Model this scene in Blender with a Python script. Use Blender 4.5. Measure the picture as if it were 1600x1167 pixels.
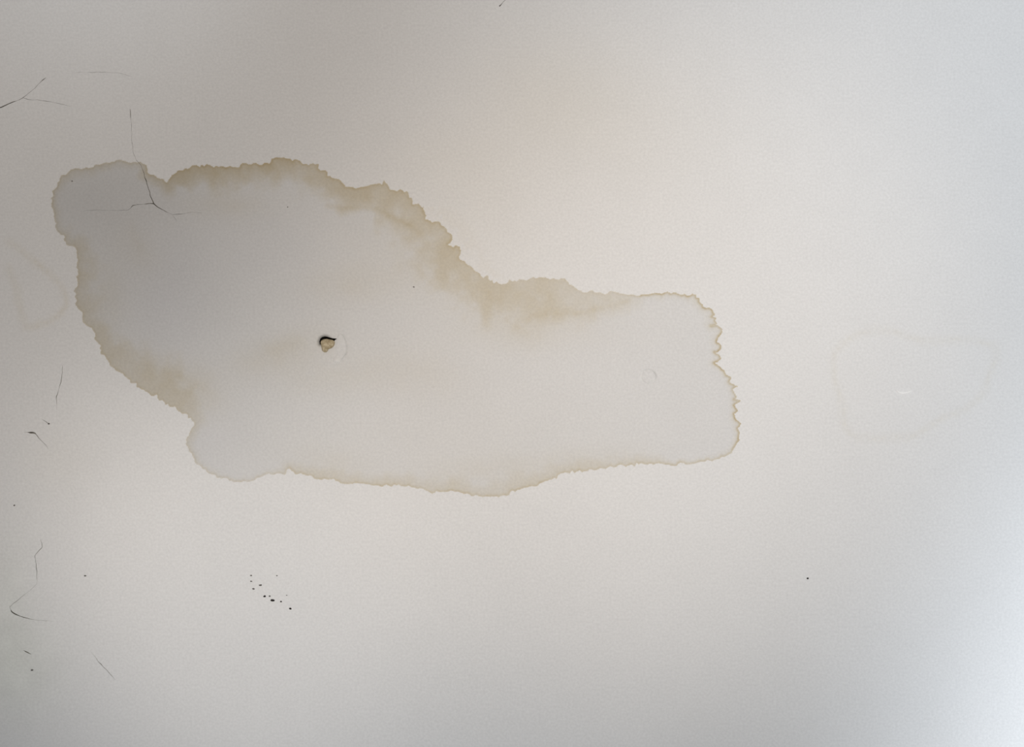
import bpy, math, random
import numpy as np
from mathutils import Vector, kdtree
from mathutils.geometry import delaunay_2d_cdt

for o in list(bpy.data.objects):
    bpy.data.objects.remove(o)
scene = bpy.context.scene
COL = scene.collection

# ------------------------------------------------------------------ scale
S = 0.0008            # metres of ceiling per photo pixel
CX, CY = 800.0, 583.5
CEIL = 2.6            # ceiling height
ALBEDO = 0.80

# ------------------------------------------------------------------ camera
cam = bpy.data.cameras.new('camera')
cam.sensor_width = 36.0
cam.lens = 36.0 * 1.6 / (1600 * S)
cam_o = bpy.data.objects.new('camera', cam)
cam_o.location = (0, 0, CEIL - 1.6)
cam_o.rotation_euler = (math.pi, 0, 0)      # straight up, top of the picture towards -Y
COL.objects.link(cam_o)
scene.camera = cam_o

# ------------------------------------------------------------------ light
vs = scene.view_settings
vs.view_transform = 'Standard'
vs.look = 'None'
vs.gamma = 1.0
vs.use_curve_mapping = False
vs.exposure = 0.0

world = bpy.data.worlds.new('room_daylight')
scene.world = world
world.use_nodes = True
bg = world.node_tree.nodes['Background']
AMB = np.array([0.8978, 0.8952, 0.8924]) * 0.3 / ALBEDO
bg.inputs['Color'].default_value = (*(AMB / AMB.max()), 1)
bg.inputs['Strength'].default_value = float(AMB.max())

SPOT_DROP = 2.2       # unseen spots added near the floor, aimed up to shape the ceiling's brightness
ADDED_SPOTS = [  # aim x, aim y, beam radius on the ceiling, rgb strength
    (-0.342, 0.272, 0.337, (0.6761, 0.6059, 0.5366)),
    (-0.511, -0.591, 0.31, (0.3785, 0.4319, 0.4815)),
    (-0.107, 0.333, 0.669, (0.6555, 0.6947, 0.7329)),
    (-0.548, 0.137, 0.264, (0.4025, 0.3551, 0.3091)),
    (0.166, -0.0, 0.572, (0.8666, 0.7107, 0.5578)),
    (1.3, 0.763, 1.079, (5.25, 5.65, 6.07)),
    (-0.199, -0.465, 1.158, (0.5963, 0.4531, 0.3158)),
    (0.965, -0.448, 1.293, (1.5993, 1.7471, 1.8939)),
]
for ax, ay, R, c in ADDED_SPOTS:
    l = bpy.data.lights.new('added_spot', 'SPOT')
    m = max(c)
    l.color = tuple(v / m for v in c)
    l.energy = m * 4 * math.pi ** 2 / ALBEDO
    l.spot_size = 2 * math.atan(R / SPOT_DROP)
    l.spot_blend = 1.0
    l.shadow_soft_size = 0.12
    o = bpy.data.objects.new('added_spot', l)
    o.location = (ax, ay, CEIL - SPOT_DROP)
    o.rotation_euler = (math.pi, 0, 0)
    COL.objects.link(o)

# ------------------------------------------------------------------ helpers
rng = np.random.default_rng(7)
random.seed(7)
LAT = rng.random((256, 256))


def vnoise(x, y, seed=0):
    """smooth value noise in 0..1, one cell per unit"""
    x = np.asarray(x, float) + 31.7 * seed
    y = np.asarray(y, float) + 17.3 * seed
    xi = np.floor(x).astype(int)
    yi = np.floor(y).astype(int)
    fx = x - xi
    fy = y - yi
    fx = fx * fx * (3 - 2 * fx)
    fy = fy * fy * (3 - 2 * fy)
    g = lambda a, b: LAT[a % 256, b % 256]
    return ((g(xi, yi) * (1 - fx) + g(xi + 1, yi) * fx) * (1 - fy)
            + (g(xi, yi + 1) * (1 - fx) + g(xi + 1, yi + 1) * fx) * fy)


def fbm(x, y, scale, seed=0, oct=3):
    v = 0
    a = 1.0
    t = 0
    for k in range(oct):
        v = v + a * vnoise(x / scale * 2 ** k, y / scale * 2 ** k, seed + 5 * k)
        t += a
        a *= 0.5
    return v / t


def sstep(a, b, v):
    t = np.clip((v - a) / (b - a), 0, 1)
    return t * t * (3 - 2 * t)


def inside(px, py, poly):
    r = np.zeros(len(px), bool)
    n = len(poly)
    for i in range(n):
        x0, y0 = poly[i]
        x1, y1 = poly[(i + 1) % n]
        if y0 == y1:
            continue
        c = ((y0 > py) != (y1 > py)) & (px < (x1 - x0) * (py - y0) / (y1 - y0) + x0)
        r ^= c
    return r


def seg_dist(px, py, pts):
    """distance to a polyline, and position along it (0..1)"""
    best = np.full(len(px), 1e9)
    for (x0, y0), (x1, y1) in zip(pts[:-1], pts[1:]):
        dx, dy = x1 - x0, y1 - y0
        t = np.clip(((px - x0) * dx + (py - y0) * dy) / (dx * dx + dy * dy + 1e-9), 0, 1)
        best = np.minimum(best, np.hypot(px - x0 - t * dx, py - y0 - t * dy))
    return best


def W(x, y):
    return ((x - CX) * S, (y - CY) * S)


def new_obj(name, verts, faces, mat, parent=None, label=None, smooth=True, tint=None):
    me = bpy.data.meshes.new(name)
    me.from_pydata([tuple(map(float, v)) for v in verts], [], [tuple(map(int, f)) for f in faces])
    me.materials.append(mat)
    if smooth:
        me.polygons.foreach_set('use_smooth', [True] * len(me.polygons))
    if tint is not None:
        at = me.attributes.new('stain_tint', 'FLOAT_COLOR', 'POINT')
        at.data.foreach_set('color', np.concatenate([tint, np.ones((len(tint), 1))], 1).astype(np.float32).ravel())
    me.update()
    o = bpy.data.objects.new(name, me)
    COL.objects.link(o)
    if parent is not None:
        o.parent = parent
    if label:
        o['label'] = label
    return o


# ------------------------------------------------------------------ materials
def mat_paint():
    m = bpy.data.materials.new('old_ceiling_paint')
    m.use_nodes = True
    nt = m.node_tree
    b = nt.nodes['Principled BSDF']
    b.inputs['Roughness'].default_value = 0.85
    b.inputs['Specular IOR Level'].default_value = 0.0
    at = nt.nodes.new('ShaderNodeAttribute')
    at.attribute_name = 'stain_tint'
    tc = nt.nodes.new('ShaderNodeTexCoord')
    n1 = nt.nodes.new('ShaderNodeTexNoise')          # fine mottling of the paint
    n1.inputs['Scale'].default_value = 330
    n1.inputs['Detail'].default_value = 3
    nt.links.new(tc.outputs['Object'], n1.inputs['Vector'])
    mr = nt.nodes.new('ShaderNodeMapRange')
    mr.inputs['From Min'].default_value = 0.25
    mr.inputs['From Max'].default_value = 0.75
    mr.inputs['To Min'].default_value = ALBEDO * 0.945
    mr.inputs['To Max'].default_value = ALBEDO * 1.055
    nt.links.new(n1.outputs['Fac'], mr.inputs['Value'])
    mx = nt.nodes.new('ShaderNodeVectorMath')
    mx.operation = 'SCALE'
    nt.links.new(at.outputs['Color'], mx.inputs[0])
    nt.links.new(mr.outputs['Result'], mx.inputs['Scale'])
    nt.links.new(mx.outputs['Vector'], b.inputs['Base Color'])
    n2 = nt.nodes.new('ShaderNodeTexNoise')          # roller texture
    n2.inputs['Scale'].default_value = 210
    n2.inputs['Detail'].default_value = 2
    nt.links.new(tc.outputs['Object'], n2.inputs['Vector'])
    bp = nt.nodes.new('ShaderNodeBump')
    bp.inputs['Strength'].default_value = 0.6
    bp.inputs['Distance'].default_value = 0.0012
    nt.links.new(n2.outputs['Fac'], bp.inputs['Height'])
    nt.links.new(bp.outputs['Normal'], b.inputs['Normal'])
    return m


def mat_plain(name, c0, c1, scale, rough=0.9, bump=0.0):
    m = bpy.data.materials.new(name)
    m.use_nodes = True
    nt = m.node_tree
    b = nt.nodes['Principled BSDF']
    b.inputs['Roughness'].default_value = rough
    b.inputs['Specular IOR Level'].default_value = 0.15
    tc = nt.nodes.new('ShaderNodeTexCoord')
    n = nt.nodes.new('ShaderNodeTexNoise')
    n.inputs['Scale'].default_value = scale
    n.inputs['Detail'].default_value = 4
    nt.links.new(tc.outputs['Object'], n.inputs['Vector'])
    r = nt.nodes.new('ShaderNodeValToRGB')
    r.color_ramp.elements[0].position = 0.35
    r.color_ramp.elements[0].color = (*c0, 1)
    r.color_ramp.elements[1].position = 0.65
    r.color_ramp.elements[1].color = (*c1, 1)
    nt.links.new(n.outputs['Fac'], r.inputs['Fac'])
    nt.links.new(r.outputs['Color'], b.inputs['Base Color'])
    if bump:
        bp = nt.nodes.new('ShaderNodeBump')
        bp.inputs['Strength'].default_value = bump
        bp.inputs['Distance'].default_value = 0.001
        nt.links.new(n.outputs['Fac'], bp.inputs['Height'])
        nt.links.new(bp.outputs['Normal'], b.inputs['Normal'])
    return m


PAINT = mat_paint()
CRACK = mat_plain('crack_dirt', (0.22, 0.21, 0.185), (0.46, 0.44, 0.40), 160)
CAVITY = mat_plain('unlit_cavity', (0.02, 0.02, 0.018), (0.05, 0.048, 0.042), 400)  # near-black colour stands in for the lack of light up the shaft
FILLER = mat_plain('tan_filler', (0.36, 0.29, 0.18), (0.60, 0.52, 0.37), 260, 0.8, 0.6)
SOOT = mat_plain('black_speck', (0.012, 0.011, 0.010), (0.035, 0.03, 0.028), 900, 0.6)
GREYDIRT = mat_plain('grey_speck', (0.10, 0.095, 0.09), (0.18, 0.17, 0.16), 900, 0.8)
FRESH = mat_plain('bare_white_paint', (0.93, 0.93, 0.92), (0.97, 0.97, 0.96), 300, 0.7)

# ------------------------------------------------------------------ water stain outline
# (list of points, (band width, band strength, rim strength, frill))
SEG = [
 ([(81,317),(81.7,299),(86.5,292),(96,274),(112.5,267),(118,264.7),(129,264),(144,260.6),(152,259),(166,255),(177,253.4),(190.6,251),(201.6,254.4),(215,255.8),(219.4,254.4),(227.6,259.2)], (11,.28,.30,1.5)),
 ([(230.4,269.5),(241.3,276.3),(253,281),(261,284.5),(264,281)], (15,.55,.30,1)),
 ([(268,273.7),(280,266.7),(290.7,262.4),(303,261),(315,257.6),(331,259.7),(352,262.4),(360.7,260),(374.7,261.5),(380,256),(392,255.4),(406,257.6),(412.4,254.5),(420,255.4),(423.7,247.5),(437.7,245.7),(450,248.4),(457,252),(464,250.6)], (27,.85,.35,1.2)),
 ([(472.7,256),(485,255.4),(497,258),(502.5,266),(511,271),(518,278),(534,282.5),(538.7,294),(546.8,292.4),(554,294.2),(568.4,289.7),(577.4,288),(588,288)], (31,.72,.35,1.3)),
 ([(600.8,284.8),(606,287),(610,295),(622.4,298.7),(634,301),(642,310.4),(647.6,318.5),(656.6,323),(663,322),(663.8,339)], (46,.66,.35,1.5)),
 ([(672.8,345.5),(687,348),(694.3,351.8),(703.3,364.4),(704.2,373.4),(698.8,382.4),(707,386),(718.6,385),(721.3,391.4),(718.6,401.3)], (52,.66,.30,1.5)),
 ([(728.5,411.2),(739.3,422),(750,427.4),(755.5,436.4),(761,431.9),(765.4,440),(779,443.6)], (44,.52,.18,1.5)),
 ([(789.5,444),(796.4,438.5),(825.3,435.8),(844.5,434.4),(861,437),(883,435.8),(894,446.8)], (58,.42,.08,1.5)),
 ([(910.5,456.4),(932.5,457.8),(954.5,457.2),(979,460.5)], (30,.28,.12,1.5)),
 ([(995.8,461.9),(1004,460),(1012,461.5),(1026,457.8),(1034,459),(1042.5,455),(1048,458.4),(1055.7,458.8),(1062.7,459.7),(1065.4,461.9),(1069.7,459.2),(1074,464.5),(1078.5,463.6),(1082,461),(1086.4,462.3),(1087,465.4),(1090.7,465.4),(1091.6,470.6),(1096.9,475.9),(1097,479),(1103,482),(1109,482),(1114.4,486.4),(1117,492.5),(1111.7,495),(1119.6,496.9),(1117,501),(1119.6,505.6),(1110,509),(1121.4,510),(1128.4,514.4),(1128.4,518.7),(1124,524),(1120.5,527.5),(1119.6,534.5),(1124.9,539.7)], (9,.16,1.0,.7)),
 ([(1127.8,544.6),(1121.7,549.3),(1115.5,550),(1123,553.9),(1126.3,560),(1121.7,565.5),(1114.7,567),(1124.8,573.2),(1132.5,580),(1134,586.3),(1141.7,589.4),(1140.2,597),(1144.8,601),(1153.3,604),(1144.8,607.9),(1146.4,614),(1151,618.7),(1146.4,624),(1155.6,626.4),(1147,632.6),(1152.5,641.9),(1146.4,646.5),(1149.4,657.3),(1158.7,660.4),(1157,666.5),(1153.3,669.6),(1155.6,675.8),(1154,682),(1154.8,688),(1149.4,695.9)], (7,.15,1.0,.6)),
 ([(1143.3,706.5),(1131,712),(1117.5,717),(1106,718.5),(1092.5,721),(1070,725),(1062.5,721),(1057.5,725.5)], (6,.14,.55,.8)),
 ([(1025,723.8),(995,726),(977.5,730),(972.5,727),(945,730),(920,733.8),(887.5,738.8)], (13,.30,.40,1.4)),
 ([(857.5,748.8),(840,758.8),(822.5,763.2),(790,771),(755,776),(740,773.8),(722.5,768.8),(705,765),(690,770),(665,767.5),(647.5,760)], (18,.30,.42,1.4)),
 ([(625,758.8),(595,758.8),(560,756),(545,756),(522,750),(485,745.5),(465,740),(452,732.5)], (14,.30,.40,1.2)),
 ([(443,739.5),(430,741),(412.7,741.4),(397.7,749),(377.7,752.7),(360,750),(337.6,744),(317.6,732.7),(305,720)], (7,.10,.26,.9)),
 ([(300,707.6),(291.4,692.6),(295,677.6),(304,665),(297.6,652.6)], (12,.22,.16,1.3)),
 ([(285,645),(260,631),(242.6,618.8),(230,616),(217.6,605),(207.6,597.6),(190,585),(175,572.6),(160,550)], (42,.44,.28,1.4)),
 ([(157.5,540),(147.5,530),(143.8,512.5),(130,503.8),(127.5,487.5),(120.6,473.8),(118,458.7),(121,430),(120.6,405),(120.6,394),(117.5,385)], (26,.42,.20,1.3)),
 ([(105,380),(101,367.5),(91,360),(87.5,342.5)], (13,.25,.22,1.3)),
]
raw, par = [], []
for pts, p in SEG:
    for q in pts:
        raw.append(q)
        par.append(p)
raw = np.array(raw, float)
par = np.array(par, float)
for _ in range(2):      # let the tide-mark width change gradually
    par = (np.roll(par, 1, 0) + 2 * par + np.roll(par, -1, 0)) / 4
nxt = np.roll(raw, -1, 0)
seg_len = np.hypot(*(nxt - raw).T)
cum = np.concatenate([[0], np.cumsum(seg_len)])
STEP = 1.6
u = np.arange(0, cum[-1] - STEP / 2, STEP)
xs = np.interp(u, cum, np.append(raw[:, 0], raw[0, 0]))
ys = np.interp(u, cum, np.append(raw[:, 1], raw[0, 1]))
OP = np.stack([np.interp(u, cum, np.append(par[:, k], par[0, k])) for k in range(4)], 1)
tx = np.roll(xs, -2) - np.roll(xs, 2)
ty = np.roll(ys, -2) - np.roll(ys, 2)
tl = np.hypot(tx, ty) + 1e-9
nx, ny = ty / tl, -tx / tl           # outward normal (outline runs clockwise on screen)
off = OP[:, 3] * ((vnoise(u / 3.8, u * 0, 3) - .5) * 5.0 * vnoise(u / 30, u * 0, 5) + (vnoise(u / 8.0, u * 0, 9) - .5) * 3.2 + (vnoise(u / 21.0, u * 0, 14) - .5) * 2.2)
OX, OY = xs + nx * off, ys + ny * off
outline = list(zip(OX, OY))
KD = kdtree.KDTree(len(OX))
for i in range(len(OX)):
    KD.insert((OX[i], OY[i], 0), i)
KD.balance()


def stain_field(px, py):
    """distance to the stain's edge (positive inside) and index of nearest edge point"""
    d = np.empty(len(px))
    ix = np.empty(len(px), int)
    for k in range(len(px)):
        _, i, dist = KD.find((px[k], py[k], 0))
        d[k] = dist
        ix[k] = i
    ins = inside(px, py, outline)
    return np.where(ins, d, -d), ix


# ------------------------------------------------------------------ marks on the ceiling
RING_R = [(1304.7,550),(1301.6,562),(1303.6,591),(1311,616),(1318,636),(1318,661),(1327,677),(1341.7,683.6),(1366,685.7),(1393,683.6),(1424,682.6),(1442.5,673),(1459,661),(1475,651.7),(1502,642.5),(1522.7,628),(1539,611.6),(1545,587),(1556,562),(1555.6,541),(1522.7,531.4),(1496,530.4),(1457,532.4),(1432,530.4),(1411.6,524),(1395,517),(1366,516),(1341.7,521),(1317,536),(1306.5,547)]
RING_L1 = [(12,378),(23,383),(39.8,397),(59,412),(76.8,427),(87.7,436.8),(98,450),(103,464),(104,476.5),(94.6,490),(76.8,502.6),(54.8,509.4),(38,510)]
RING_L2 = [(14,420),(19,434),(26,449),(27.5,467),(31.5,482),(36,500)]

CRACKS = [  # (label, [(x, y, width in px)])
 ('dark hairline crack running down into the top of the water stain',
  [(203,170,.3),(203.2,174,1.5),(203.8,181,1.2),(204.6,190,.5),(205.5,207.5,.6),(206.5,225,.5),(208,238,.6),(213,250,.6),(220,257.5,.6),(224,268,.9),(227.5,280,1.1),(232,295,1.2),(236,307.5,1.3),(240,318,2.2)]),
 ('crack branching left from the dark joint inside the stain',
  [(241,318.2,2.4),(236,317.6,1.7),(227,318.5,.9),(216,319.5,.8),(207,321,1.4),(203.5,326,.8),(198,328,.7),(185,328.6,.5),(170,328.5,.45),(150,328,.4),(130,329,.15)]),
 ('crack branching right from the dark joint inside the stain',
  [(239.5,317.5,2.4),(243,320.5,1.9),(247,323.5,1.3),(256,328.5,1.1),(263,333,.6),(270,335.6,1.0),(285,334,.7),(300,331.5,.5),(316,333,.15)]),
 (None, [(269.5,335.6,.6),(273,340,.4),(277,346,.1)]),
 ('crack slanting up from the left edge above the stain',
  [(-40,182,2.0),(-15,174,2.0),(0,167.8,1.8),(10,163.5,1.6),(17,160.5,1.1),(28,156,.9),(36,152.5,.7),(48,143,.5),(58,134,.5),(64,127.5,.8),(66.5,125,1.6),(72,121,.2)]),
 (None, [(36,152.8,.5),(45,155.5,.6),(60,156.5,.8),(78,158.5,.6),(95,162,.4),(112,167,.1)]),
 ('faint horizontal hairline crack near the top left',
  [(112,113,.1),(135,113,.4),(165,112.5,.5),(185,114,.4),(208,120,.1)]),
 ('fine upright crack on the left below the stain',
  [(97,570,.1),(97.5,581.6,.7),(94.8,598.6,.6),(91.7,609,.4),(88.6,618,1.0),(88.4,626,1.1),(88.8,640,.1)]),
 ('short crack with a dark brown thick end at the left',
  [(37,675.2,.1),(44,675.4,.9),(49,675.8,2.4),(54,676.2,2.2),(56,679,.8),(61.7,685.7,.8),(69.4,692.7,.5),(76,702,.1)]),
 (None, [(65,654.5,.1),(70,657.5,.5),(76,662,.5)]),
 ('crooked crack zigzagging down the lower left',
  [(63.5,842,.1),(65,848,1.0),(65.6,855,.9),(60,861,.5),(54.7,866.6,.5),(54.9,877,.9),(57.4,891.6,.5),(58,912.6,.3),(46,923,.3),(39.5,928.4,.4),(22.4,941.6,.5),(15.5,948,.5)]),
 ('dark curved crack near the lower left corner',
  [(15,946,.3),(15.8,950,.7),(18,955.5,1.5),(23.7,959.5,1.7),(29,962,.9),(38,965,.8),(52.6,968,.7),(66,969.5,.4),(82,970.6,.1)]),
 (None, [(36.5,1016,.2),(41,1018.3,1.7),(45,1020.3,.9),(49,1022.2,.2)]),
 ('thin slanting crack at the bottom left',
  [(142,1018,.1),(149,1027,.5),(155,1035,.6),(163,1043,1.1),(170,1051,.8),(180,1062,.2)]),
 (None, [(780,9.6,1.6),(784,6,.9),(789,1,.7),(794,-6,.3)]),
]

HOLE = [(499.2,537.8),(498.6,533.2),(500.2,528.8),(503,526.4),(507,525.4),(511.4,526),(516,527.6),(520.2,528.6),(526,528.9),(523,531.2),(520,535.5),(518.5,540),(514,542.5),(511,544.5),(508,546.5),(505.5,544.5),(504.5,541),(502,539)]
PLUG = [(500.8,535.5),(501.6,532.2),(505,530.3),(510.5,529.3),(514.5,530.2),(519.5,531.1),(523.2,533),(523,537.5),(521,541.6),(517.5,544.2),(513,545.4),(512,548.6),(509.4,550.6),(506,550.4),(503.2,547.4),(502.4,542.5)]
FLAKE = [(526.5,527.5),(530,519.8),(536.5,523),(540.6,532),(543,543),(542.3,552),(536.5,559.5),(532,567.6),(524,567.8),(520.3,564.5),(521.5,559.5),(527,553),(524,545.5),(525.5,536)]
DISC = [(1013.2 + 11.8 * math.cos(a), 588.6 + 10.2 * math.sin(a)) for a in np.linspace(0, 2 * math.pi, 28, endpoint=False)]


def strip(pts, w):
    """outline of a stroke; w is one width or one per point"""
    p = np.array([q[:2] for q in pts], float)
    w = np.broadcast_to(np.asarray(w, float), (len(p),))
    t = np.gradient(p, axis=0)
    t /= np.hypot(*t.T)[:, None]
    n = np.stack([-t[:, 1], t[:, 0]], 1)
    return p + n * w[:, None] / 2, p - n * w[:, None] / 2, p


def resample(pts, step):
    p = np.array(pts, float)
    c = np.concatenate([[0], np.cumsum(np.hypot(*(p[1:, :2] - p[:-1, :2]).T))])
    n = max(2, int(c[-1] / step) + 1)
    t = np.linspace(0, c[-1], n)
    return np.stack([np.interp(t, c, p[:, k]) for k in range(p.shape[1])], 1)


# cracks get a slightly wandering line
crack_lines = []
for k, (lab, pts) in enumerate(CRACKS):
    r = resample(pts, 3.0)
    s = np.arange(len(r)) * 3.0
    j = np.where((np.arange(len(r)) > 0) & (np.arange(len(r)) < len(r) - 1), 1.0, 0.0)
    r[:, 0] += j * (vnoise(s / 6, s * 0 + k, 21) - .5) * 1.6
    r[:, 1] += j * (vnoise(s / 6, s * 0 + k, 22) - .5) * 1.6
    r[:, 2] = np.maximum(.1, np.where(r[:, 2] < 1, .75, .9) * r[:, 2] * np.where(r[:, 2] > 1.2, 1.05, 0.35 + 1.3 * vnoise(s / 6, s * 0 + k, 23)))
    r[:, 2] *= .8 if k < 4 else (1.25 if k > 6 else 1.0)
    crack_lines.append((lab, r))

# ------------------------------------------------------------------ ceiling triangulation
polys = []            # (kind, index, points)
polys.append(('stain', 0, outline))
for k, (rg, w) in enumerate(((RING_R, 9), (RING_L1, 8), (RING_L2, 8))):
    a, b, _ = strip(resample(rg, 8), w)
    polys.append(('ring', k, [tuple(q) for q in a] + [tuple(q) for q in b[::-1]]))
polys.append(('disc', 0, DISC))
polys.append(('flake', 0, FLAKE))
polys.append(('hole', 0, HOLE))
for k, (lab, r) in enumerate(crack_lines):
    a, b, _ = strip(r, r[:, 2])
    polys.append(('crack', k, [tuple(q) for q in a] + [tuple(q) for q in b[::-1]]))


def grid(x0, x1, y0, y1, d, jit=.35):
    gx, gy = np.meshgrid(np.arange(x0, x1, d), np.arange(y0, y1, d))
    gx = gx.ravel() + (rng.random(gx.size) - .5) * d * jit
    gy = gy.ravel() + (rng.random(gy.size) - .5) * d * jit
    return gx, gy


def densify(px, py, lo, hi):
    sd, _ = stain_field(px, py)
    k = (sd > lo) & (sd < hi)
    return px[k], py[k]


PX, PY = [], []


def put(px, py):
    PX.append(px)
    PY.append(py)


X0, X1, Y0, Y1 = -2400, 4000, -1900, 3100      # ceiling reaches well past the frame
gx, gy = grid(X0, X1 + 1, Y0, Y1 + 1, 100, 0)
k = ~((gx > -90) & (gx < 1690) & (gy > -90) & (gy < 1260))
put(gx[k], gy[k])
put(*grid(-80, 1681, -80, 1248, 8))
put(*densify(*grid(60, 1190, 225, 800, 3.2), -16, 70))
put(*densify(*grid(60, 1190, 225, 800, 1.7), -4, 6))
put(*grid(484, 556, 512, 578, 1.1))
put(*grid(996, 1031, 573, 604, 1.5))
PX = np.concatenate(PX)
PY = np.concatenate(PY)
pts = [Vector((a, b)) for a, b in zip(PX, PY)]
faces_in = []
for kind, k, poly in polys:
    base = len(pts)
    q = np.array(poly)
    if (q[:, 0] * np.roll(q[:, 1], -1) - q[:, 1] * np.roll(q[:, 0], -1)).sum() < 0:
        poly = poly[::-1]          # counter-clockwise
    pts += [Vector(q) for q in poly]
    faces_in.append(list(range(base, base + len(poly))))
cv, ce, cf, _, _, of = delaunay_2d_cdt(pts, [], faces_in, 0, 1e-4)
vx = np.array([v.x for v in cv])
vy = np.array([v.y for v in cv])

# ------------------------------------------------------------------ stain colour and relief at each vertex
sd, near = stain_field(vx, vy)
bw, bs, rim = OP[near, 0], OP[near, 1], OP[near, 2]
edge = np.abs(sd) < 0.25
ins = (sd > 0) | edge
n_big = fbm(vx, vy, 46, 1)
n_mid = fbm(vx, vy, 17, 2)
n_fin = fbm(vx, vy, 5.5, 4)
bwn = bw * (0.55 + 0.9 * n_mid)
mott = np.clip(.5 + 1.9 * (.45 * n_big + .35 * n_mid + .2 * n_fin - .5), 0, 1.2)
band = bs * (1 - sstep(0.25, 1.6, sd / bwn)) * (0.42 + 0.75 * mott + .45 * np.exp(-np.maximum(sd, 0) / 7))
rimv = rim * np.exp(-(np.maximum(sd, 0) / 2.4) ** 2) * (0.15 + .9 * n_fin + .9 * fbm(vx, vy, 14, 8))
brown = np.where(ins, band + rimv, 0)
brown = np.where(edge, brown * .8, brown)


def blob(x, y, rx, ry, a=0.0):
    c, s = math.cos(math.radians(a)), math.sin(math.radians(a))
    dx, dy = vx - x, vy - y
    return np.exp(-(((dx * c + dy * s) / rx) ** 2 + ((-dx * s + dy * c) / ry) ** 2))


inner = np.where(ins, sstep(0, 6, sd), 0)
soft = 0
for (x, y, rx, ry, a, v) in [
    (835, 470, 75, 32, 5, .22), (790, 500, 60, 34, 20, .16), (900, 492, 60, 16, -8, .14),
    (300, 606, 46, 34, 25, .26), (240, 575, 46, 22, 38, .20), (440, 548, 75, 26, -18, .20),
    (505, 590, 95, 30, 0, .10), (640, 580, 90, 40, 10, .10), (545, 445, 75, 30, -5, .13),
    (680, 425, 60, 35, 40, .12), (600, 400, 110, 60, 30, .06), (355, 320, 60, 20, 0, .14), (840, 520, 130, 26, 0, .07),
    (760, 735, 120, 22, -3, .10), (910, 715, 90, 16, -6, .08), (520, 720, 60, 20, 8, .10),
    (215, 390, 40, 25, 60, .10), (170, 470, 26, 60, 0, .12), (700, 690, 300, 60, 0, .03)]:
    soft = soft + v * blob(x, y, rx, ry, a)
brown = brown + inner * soft * (0.55 + .9 * n_mid)
for line, w, v in [
    ([(512,322),(540,325),(560,325),(592,328),(606,337),(622,343),(640,352)], 4.5, .26),
    ([(830,493),(860,492),(885,492),(915,486),(935,482),(958,479),(980,470)], 5, .16),
    ([(415,545),(440,541),(468,534)], 8, .07), ([(205,352),(214,375),(222,388)], 6, .06)]:
    brown = brown + inner * v * np.exp(-(seg_dist(vx, vy, line) / w) ** 2) * (.5 + n_fin)
# old faint marks outside the big stain
out = np.where(ins, 0, 1)
ghost = (0.10 * blob(860, 150, 130, 95) + .05 * blob(760, 330, 90, 80) + .06 * blob(690, 250, 120, 60)
         + .05 * blob(90, 720, 60, 50) + .05 * blob(1000, 200, 160, 120))
ghost = ghost + .07 * np.exp(-(seg_dist(vx, vy, [(668,318),(700,340),(724,362),(735,385),(752,412),(772,432)]) / 14) ** 2) * (n_mid > .5)
brown = brown + out * ghost
for rg, w, v in ((RING_R, 4.5, .11), (RING_L1, 4.2, .21), (RING_L2, 5.5, .14)):
    brown = brown + v * np.exp(-(seg_dist(vx, vy, rg) / w) ** 2) * (.5 + n_mid)
BROWN = np.array([.795, .708, .54])
tint = BROWN[None, :] ** brown[:, None]
grey = 0.90 - 0.085 * np.clip((520 - vx) / 350, 0, 1) - .07 * blob(150, 315, 100, 60) - .03 * blob(270, 300, 60, 40) - .02 * blob(250, 450, 70, 110) + .02 * blob(560, 650, 160, 70)
grey = np.where(ins, np.where(edge, (1 + grey) / 2, grey), 1.0)
tint *= grey[:, None]
cool = inner * (.5 * blob(262, 470, 65, 110, 0) + .25 * blob(430, 380, 130, 70, 0) + .3 * blob(330, 690, 60, 40))
tint *= np.array([.965, .968, 1.0])[None, :] ** cool[:, None]
tint *= (1 + .022 * (n_big - .5) + .02 * (n_mid - .5))[:, None]

patch = blob(15, 1045, 75, 75) + .6 * blob(10, 930, 40, 90)
tint *= (1 + .16 * patch * (fbm(vx, vy, 26, 41) - .55))[:, None] * np.array([.985, 1.0, .96])[None, :] ** patch[:, None]   # flaking, yellowed corner
h = np.zeros(len(vx))                       # relief in px, positive = hanging down
h += 1.2 * (fbm(vx, vy, 300, 11) - .5)
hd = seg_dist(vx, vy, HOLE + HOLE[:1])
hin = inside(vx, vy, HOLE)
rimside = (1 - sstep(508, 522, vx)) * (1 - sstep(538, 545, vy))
h -= np.where(hin | (hd < .05), 2.6, 2.9 * np.exp(-(hd / 2.6) ** 2) * (.25 + .75 * rimside))
tint *= (1 - .55 * rimside * np.exp(-(hd / 2.4) ** 2))[:, None]           # shade of the dim chamfer painted round the hole's left edge
fin = inside(vx, vy, FLAKE)
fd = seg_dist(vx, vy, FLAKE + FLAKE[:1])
h += np.where(fin, sstep(0, 1.6, fd) * (1.0 + 1.3 * sstep(526, 542, vx)), 0)
tint *= (1 - .05 * np.exp(-(fd / 2.0) ** 2) * sstep(528, 538, vx) * (.4 + 1.2 * n_fin))[:, None]  # shadow line along the flake's raised right edge, painted into the tint
h += 2.0 * np.exp(-(((vx - 525.5) / 4) ** 2 + ((vy - 563.5) / 2.8) ** 2))
tint *= np.where(fin, 1.03, 1)[:, None]
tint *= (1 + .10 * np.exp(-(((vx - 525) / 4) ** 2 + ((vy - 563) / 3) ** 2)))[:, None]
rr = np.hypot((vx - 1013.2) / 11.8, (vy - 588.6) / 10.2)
h += np.where(rr < 1.4, -1.3 * np.exp(-((rr - 1) / .11) ** 2), 0)
h += np.where(rr < 1, -.05 * (vx - 1013), 0) * (1 - sstep(.85, 1, rr))
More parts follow.
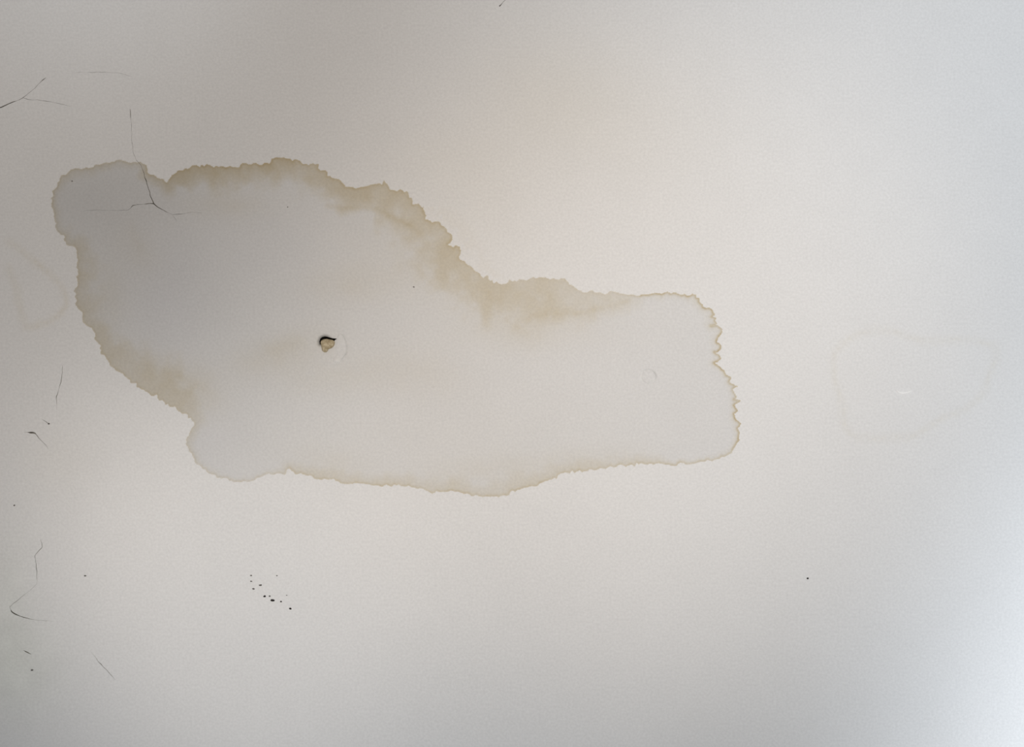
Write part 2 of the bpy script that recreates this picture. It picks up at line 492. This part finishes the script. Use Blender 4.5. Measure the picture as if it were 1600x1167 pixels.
ang = np.arctan2(vy - 588.6, vx - 1013.2)
tint *= (1 - .20 * np.exp(-((rr - 1) / .09) ** 2) * np.exp(-((ang + .35) / .5) ** 2))[:, None]  # shaded right arc of the tilted disc, painted into the tint
tint *= (1 + .06 * np.exp(-((rr - 1.02) / .1) ** 2) * np.exp(-((np.abs(ang) - 2.9) / .6) ** 2))[:, None]  # lit left arc of the disc, painted lighter

# ------------------------------------------------------------------ split the faces into objects
tri = np.array([f if len(f) == 3 else f[:3] for f in cf])
kinds = []
fx = vx[tri].mean(1)
fy = vy[tri].mean(1)
fsd = sd[tri].mean(1)
fbw = bw[tri].mean(1)
fbs = bs[tri].mean(1)
for i, ids in enumerate(of):
    ks = {polys[j][0]: polys[j][1] for j in ids}
    if 'crack' in ks or 'hole' in ks:
        kinds.append(None)
    elif 'flake' in ks:
        kinds.append('flake')
    elif 'disc' in ks:
        kinds.append('disc')
    elif 'ring' in ks:
        kinds.append('ring%d' % min(ks['ring'], 1))
    elif 'stain' in ks:
        kinds.append('tide' if fsd[i] < max(4.0, .85 * fbw[i]) else 'stain')
    else:
        kinds.append('ceiling')
kinds = np.array(kinds, dtype=object)


def piece(name, kind, parent=None, label=None):
    f = tri[kinds == kind]
    # faces must look down into the room
    a, b, c = f[:, 0], f[:, 1], f[:, 2]
    area = (vx[b] - vx[a]) * (vy[c] - vy[a]) - (vx[c] - vx[a]) * (vy[b] - vy[a])
    f = np.where((area > 0)[:, None], f[:, ::-1], f)
    used, inv = np.unique(f, return_inverse=True)
    f = inv.reshape(-1, 3)
    V = np.stack([(vx[used] - CX) * S, (vy[used] - CY) * S, -h[used] * S], 1)
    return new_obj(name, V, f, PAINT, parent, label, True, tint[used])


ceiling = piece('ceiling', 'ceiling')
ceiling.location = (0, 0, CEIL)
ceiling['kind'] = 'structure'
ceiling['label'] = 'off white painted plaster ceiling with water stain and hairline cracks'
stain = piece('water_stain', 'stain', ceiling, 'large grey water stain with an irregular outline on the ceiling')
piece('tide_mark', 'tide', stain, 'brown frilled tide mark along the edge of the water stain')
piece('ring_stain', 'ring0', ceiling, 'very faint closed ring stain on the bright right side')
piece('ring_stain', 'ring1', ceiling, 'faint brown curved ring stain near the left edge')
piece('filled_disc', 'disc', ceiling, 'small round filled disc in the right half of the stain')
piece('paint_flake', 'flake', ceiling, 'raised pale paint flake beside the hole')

# cracks: real V-shaped grooves let into the ceiling
for lab, r in crack_lines:
    a, b, p = strip(r, r[:, 2])
    n = len(p)
    dep = np.minimum(3.0, 1.1 * r[:, 2] + .2)
    zt = 1.2 * (fbm(p[:, 0], p[:, 1], 300, 11) - .5)
    V = []
    for q, z in ((a, -zt), (p, -zt + dep), (b, -zt)):
        V += [((q[i, 0] - CX) * S, (q[i, 1] - CY) * S, z[i] * S) for i in range(n)]
    F = []
    for i in range(n - 1):
        F.append((i, i + 1, n + i + 1, n + i))
        F.append((n + i, n + i + 1, 2 * n + i + 1, 2 * n + i))
    new_obj('crack', V, F, CRACK, ceiling, lab, False)

# hole: shaft up through the plaster, closed at the top
hp = np.array(HOLE)
hc = hp.mean(0)
V, F = [], []
levels = ((1.0, 2.6), (1.06, 6), (1.25, 14), (1.5, 40), (0.05, 44))
n = len(hp)
for s, z in levels:
    q = hc + (hp - hc) * s
    zz = z - (0.0 if z > 3 else 1) * 1.2 * (fbm(q[:, 0], q[:, 1], 300, 11) - .5)
    zz = np.broadcast_to(zz, (n,))
    V += [((q[i, 0] - CX) * S, (q[i, 1] - CY) * S, zz[i] * S) for i in range(n)]
for l in range(len(levels) - 1):
    for i in range(n):
        j = (i + 1) % n
        F.append((l * n + i, l * n + j, (l + 1) * n + j, (l + 1) * n + i))
F.append(tuple(range((len(levels) - 1) * n, len(levels) * n)))
new_obj('hole', V, F, CAVITY, ceiling, 'small dark ragged hole through the plaster inside the stain', False)

# curled white lip of paint on the right
lip = resample([(1401, 610.6), (1405, 613.2), (1411, 614.6), (1418, 613.4), (1424.5, 610.2)], 1.6)
n = len(lip)
wl = 3.0 * np.sin(np.linspace(.25, math.pi - .25, n))
a, b, p = strip(lip, wl)
zt = 1.2 * (fbm(p[:, 0], p[:, 1], 300, 11) - .5)
V = []
for q, z in ((a, -zt + .2), (a * .4 + p * .6, -zt - .9), (b * .6 + p * .4, -zt - .9), (b, -zt + .2)):
    V += [((q[i, 0] - CX) * S, (q[i, 1] - CY) * S, z[i] * S) for i in range(n)]
F = []
for k in range(3):
    for i in range(n - 1):
        F.append((k * n + i, k * n + i + 1, (k + 1) * n + i + 1, (k + 1) * n + i))
new_obj('paint_lip', V, F, FRESH, ceiling, 'tiny curled white lip of paint inside the faint ring')

# ------------------------------------------------------------------ lump of filler stuck in the hole
pp = resample(PLUG + PLUG[:1], 1.4)[:-1, :2]
n = len(pp)
pc = np.array((511.5, 537.5))
V, F = [], []
rings = ((.80, 9.0), (.97, 3.0), (1.0, -.3), (.90, -2.2), (.70, -3.4), (.45, -4.0), (.2, -4.2))
for s, z in rings:
    q = pc + (pp - pc) * s
    bump = (fbm(q[:, 0], q[:, 1], 4.5, 31) - .5) * 3.6 * (1 if z < -1 else .3)
    for i in range(n):
        V.append(((q[i, 0] - pc[0]) * S, (q[i, 1] - pc[1]) * S, (z + bump[i]) * S))
for l in range(len(rings) - 1):
    for i in range(n):
        j = (i + 1) % n
        F.append((l * n + i, (l + 1) * n + i, (l + 1) * n + j, l * n + j))
V.append((0, 0, -4.0 * S))
for i in range(n):
    F.append(((len(rings) - 1) * n + i, len(V) - 1, (len(rings) - 1) * n + (i + 1) % n))
plug = new_obj('filler_lump', V, F, FILLER)
plug.location = (*W(*pc), CEIL)
plug['label'] = 'rough tan lump of filler poking out of the dark hole'
plug['category'] = 'filler'

# ------------------------------------------------------------------ specks stuck to the ceiling
def speck_mesh(seed):
    r = random.Random(seed)
    me = bpy.data.meshes.new('speck')
    V, F = [], []
    n = 9
    prof = ((1.0, .05), (.92, -.32), (.6, -.62))
    wob = [1 + r.uniform(-.22, .22) for _ in range(n)]
    for s, z in prof:
        for i in range(n):
            a = 2 * math.pi * i / n
            V.append((math.cos(a) * s * wob[i], math.sin(a) * s * wob[i] * .85, z))
    V.append((0, 0, -.72))
    for l in range(2):
        for i in range(n):
            j = (i + 1) % n
            F.append((l * n + i, (l + 1) * n + i, (l + 1) * n + j, l * n + j))
    for i in range(n):
        F.append((2 * n + i, 3 * n, 2 * n + (i + 1) % n))
    me.from_pydata(V, [], F)
    me.polygons.foreach_set('use_smooth', [True] * len(me.polygons))
    return me


GROUP = 'specks scattered below the stain'
SPECKS = [  # x, y, radius px, stretch, dark?, label, group
 (425.7, 937.9, 2.3, 1.45, 1, 'largest black speck, in the middle of the scatter below the stain', GROUP),
 (453.6, 950.8, 1.75, 1.3, 1, 'black speck at the lower right end of the scatter', GROUP),
 (439.0, 939.8, 1.6, .8, 1, 'dark speck just right of the largest black speck', GROUP),
 (413.4, 931.5, 1.85, 1.3, 1, 'black speck just left of the largest black speck', GROUP),
 (421.3, 931.5, 1.4, 1.2, 0, 'grey speck right above the largest black speck', GROUP),
 (406.9, 914.1, 1.6, 1.4, 0, 'brownish speck in the upper middle of the scatter', GROUP),
 (395.8, 920.0, 1.5, 1.4, 0, 'grey speck at the left, third down in the scatter', GROUP),
 (392.4, 899.1, 1.4, 1.3, 0, 'topmost speck on the left side of the scatter', GROUP),
 (392.4, 908.2, 1.2, 1.6, 0, 'grey speck below the topmost one on the left of the scatter', GROUP),
 (432.7, 899.4, 1.1, 1.3, 0, 'lone grey speck at the upper right of the scatter', GROUP),
 (448.0, 930.0, .8, 1.6, 0, 'faintest speck on the right side of the scatter', GROUP),
 (1262.0, 903.5, 1.7, 1.0, 1, 'single dark speck on the bright lower right of the ceiling', None),
 (76.0, 662.0, 1.5, 1.2, 0, 'grey speck above the short brown crack at the left', None),
 (22.2, 789.4, 1.4, 1.2, 0, 'grey speck alone near the left edge below the cracks', None),
 (133.0, 899.5, 1.2, 1.9, 0, 'flat brownish speck right of the zigzag crack', None),
 (50.0, 1046.8, 1.5, 1.4, 0, 'dark speck in the lower left corner', None),
 (112.6, 283.0, 1.2, .9, 0, 'small grey speck in the upper left lobe of the stain', None),
 (646.5, 448.2, 1.1, 1.3, 0, 'tiny dark speck in the stain above and right of the hole', None),
 (449.5, 323.5, 1.0, .9, 0, 'tiny grey speck under the brown top edge of the stain', None),
]
for k, (x, y, r, st, dark, lab, grp) in enumerate(SPECKS):
    me = speck_mesh(k)
    me.materials.append(SOOT if dark else GREYDIRT)
    o = bpy.data.objects.new('speck', me)
    zt = float(1.2 * (fbm(np.array([x]), np.array([y]), 300, 11) - .5)[0])
    o.location = (*W(x, y), CEIL - zt * S)
    o.scale = (r * st * S, r * S, r * S)
    COL.objects.link(o)
    o['label'] = lab
    o['category'] = 'speck'
    if grp:
        o['group'] = grp
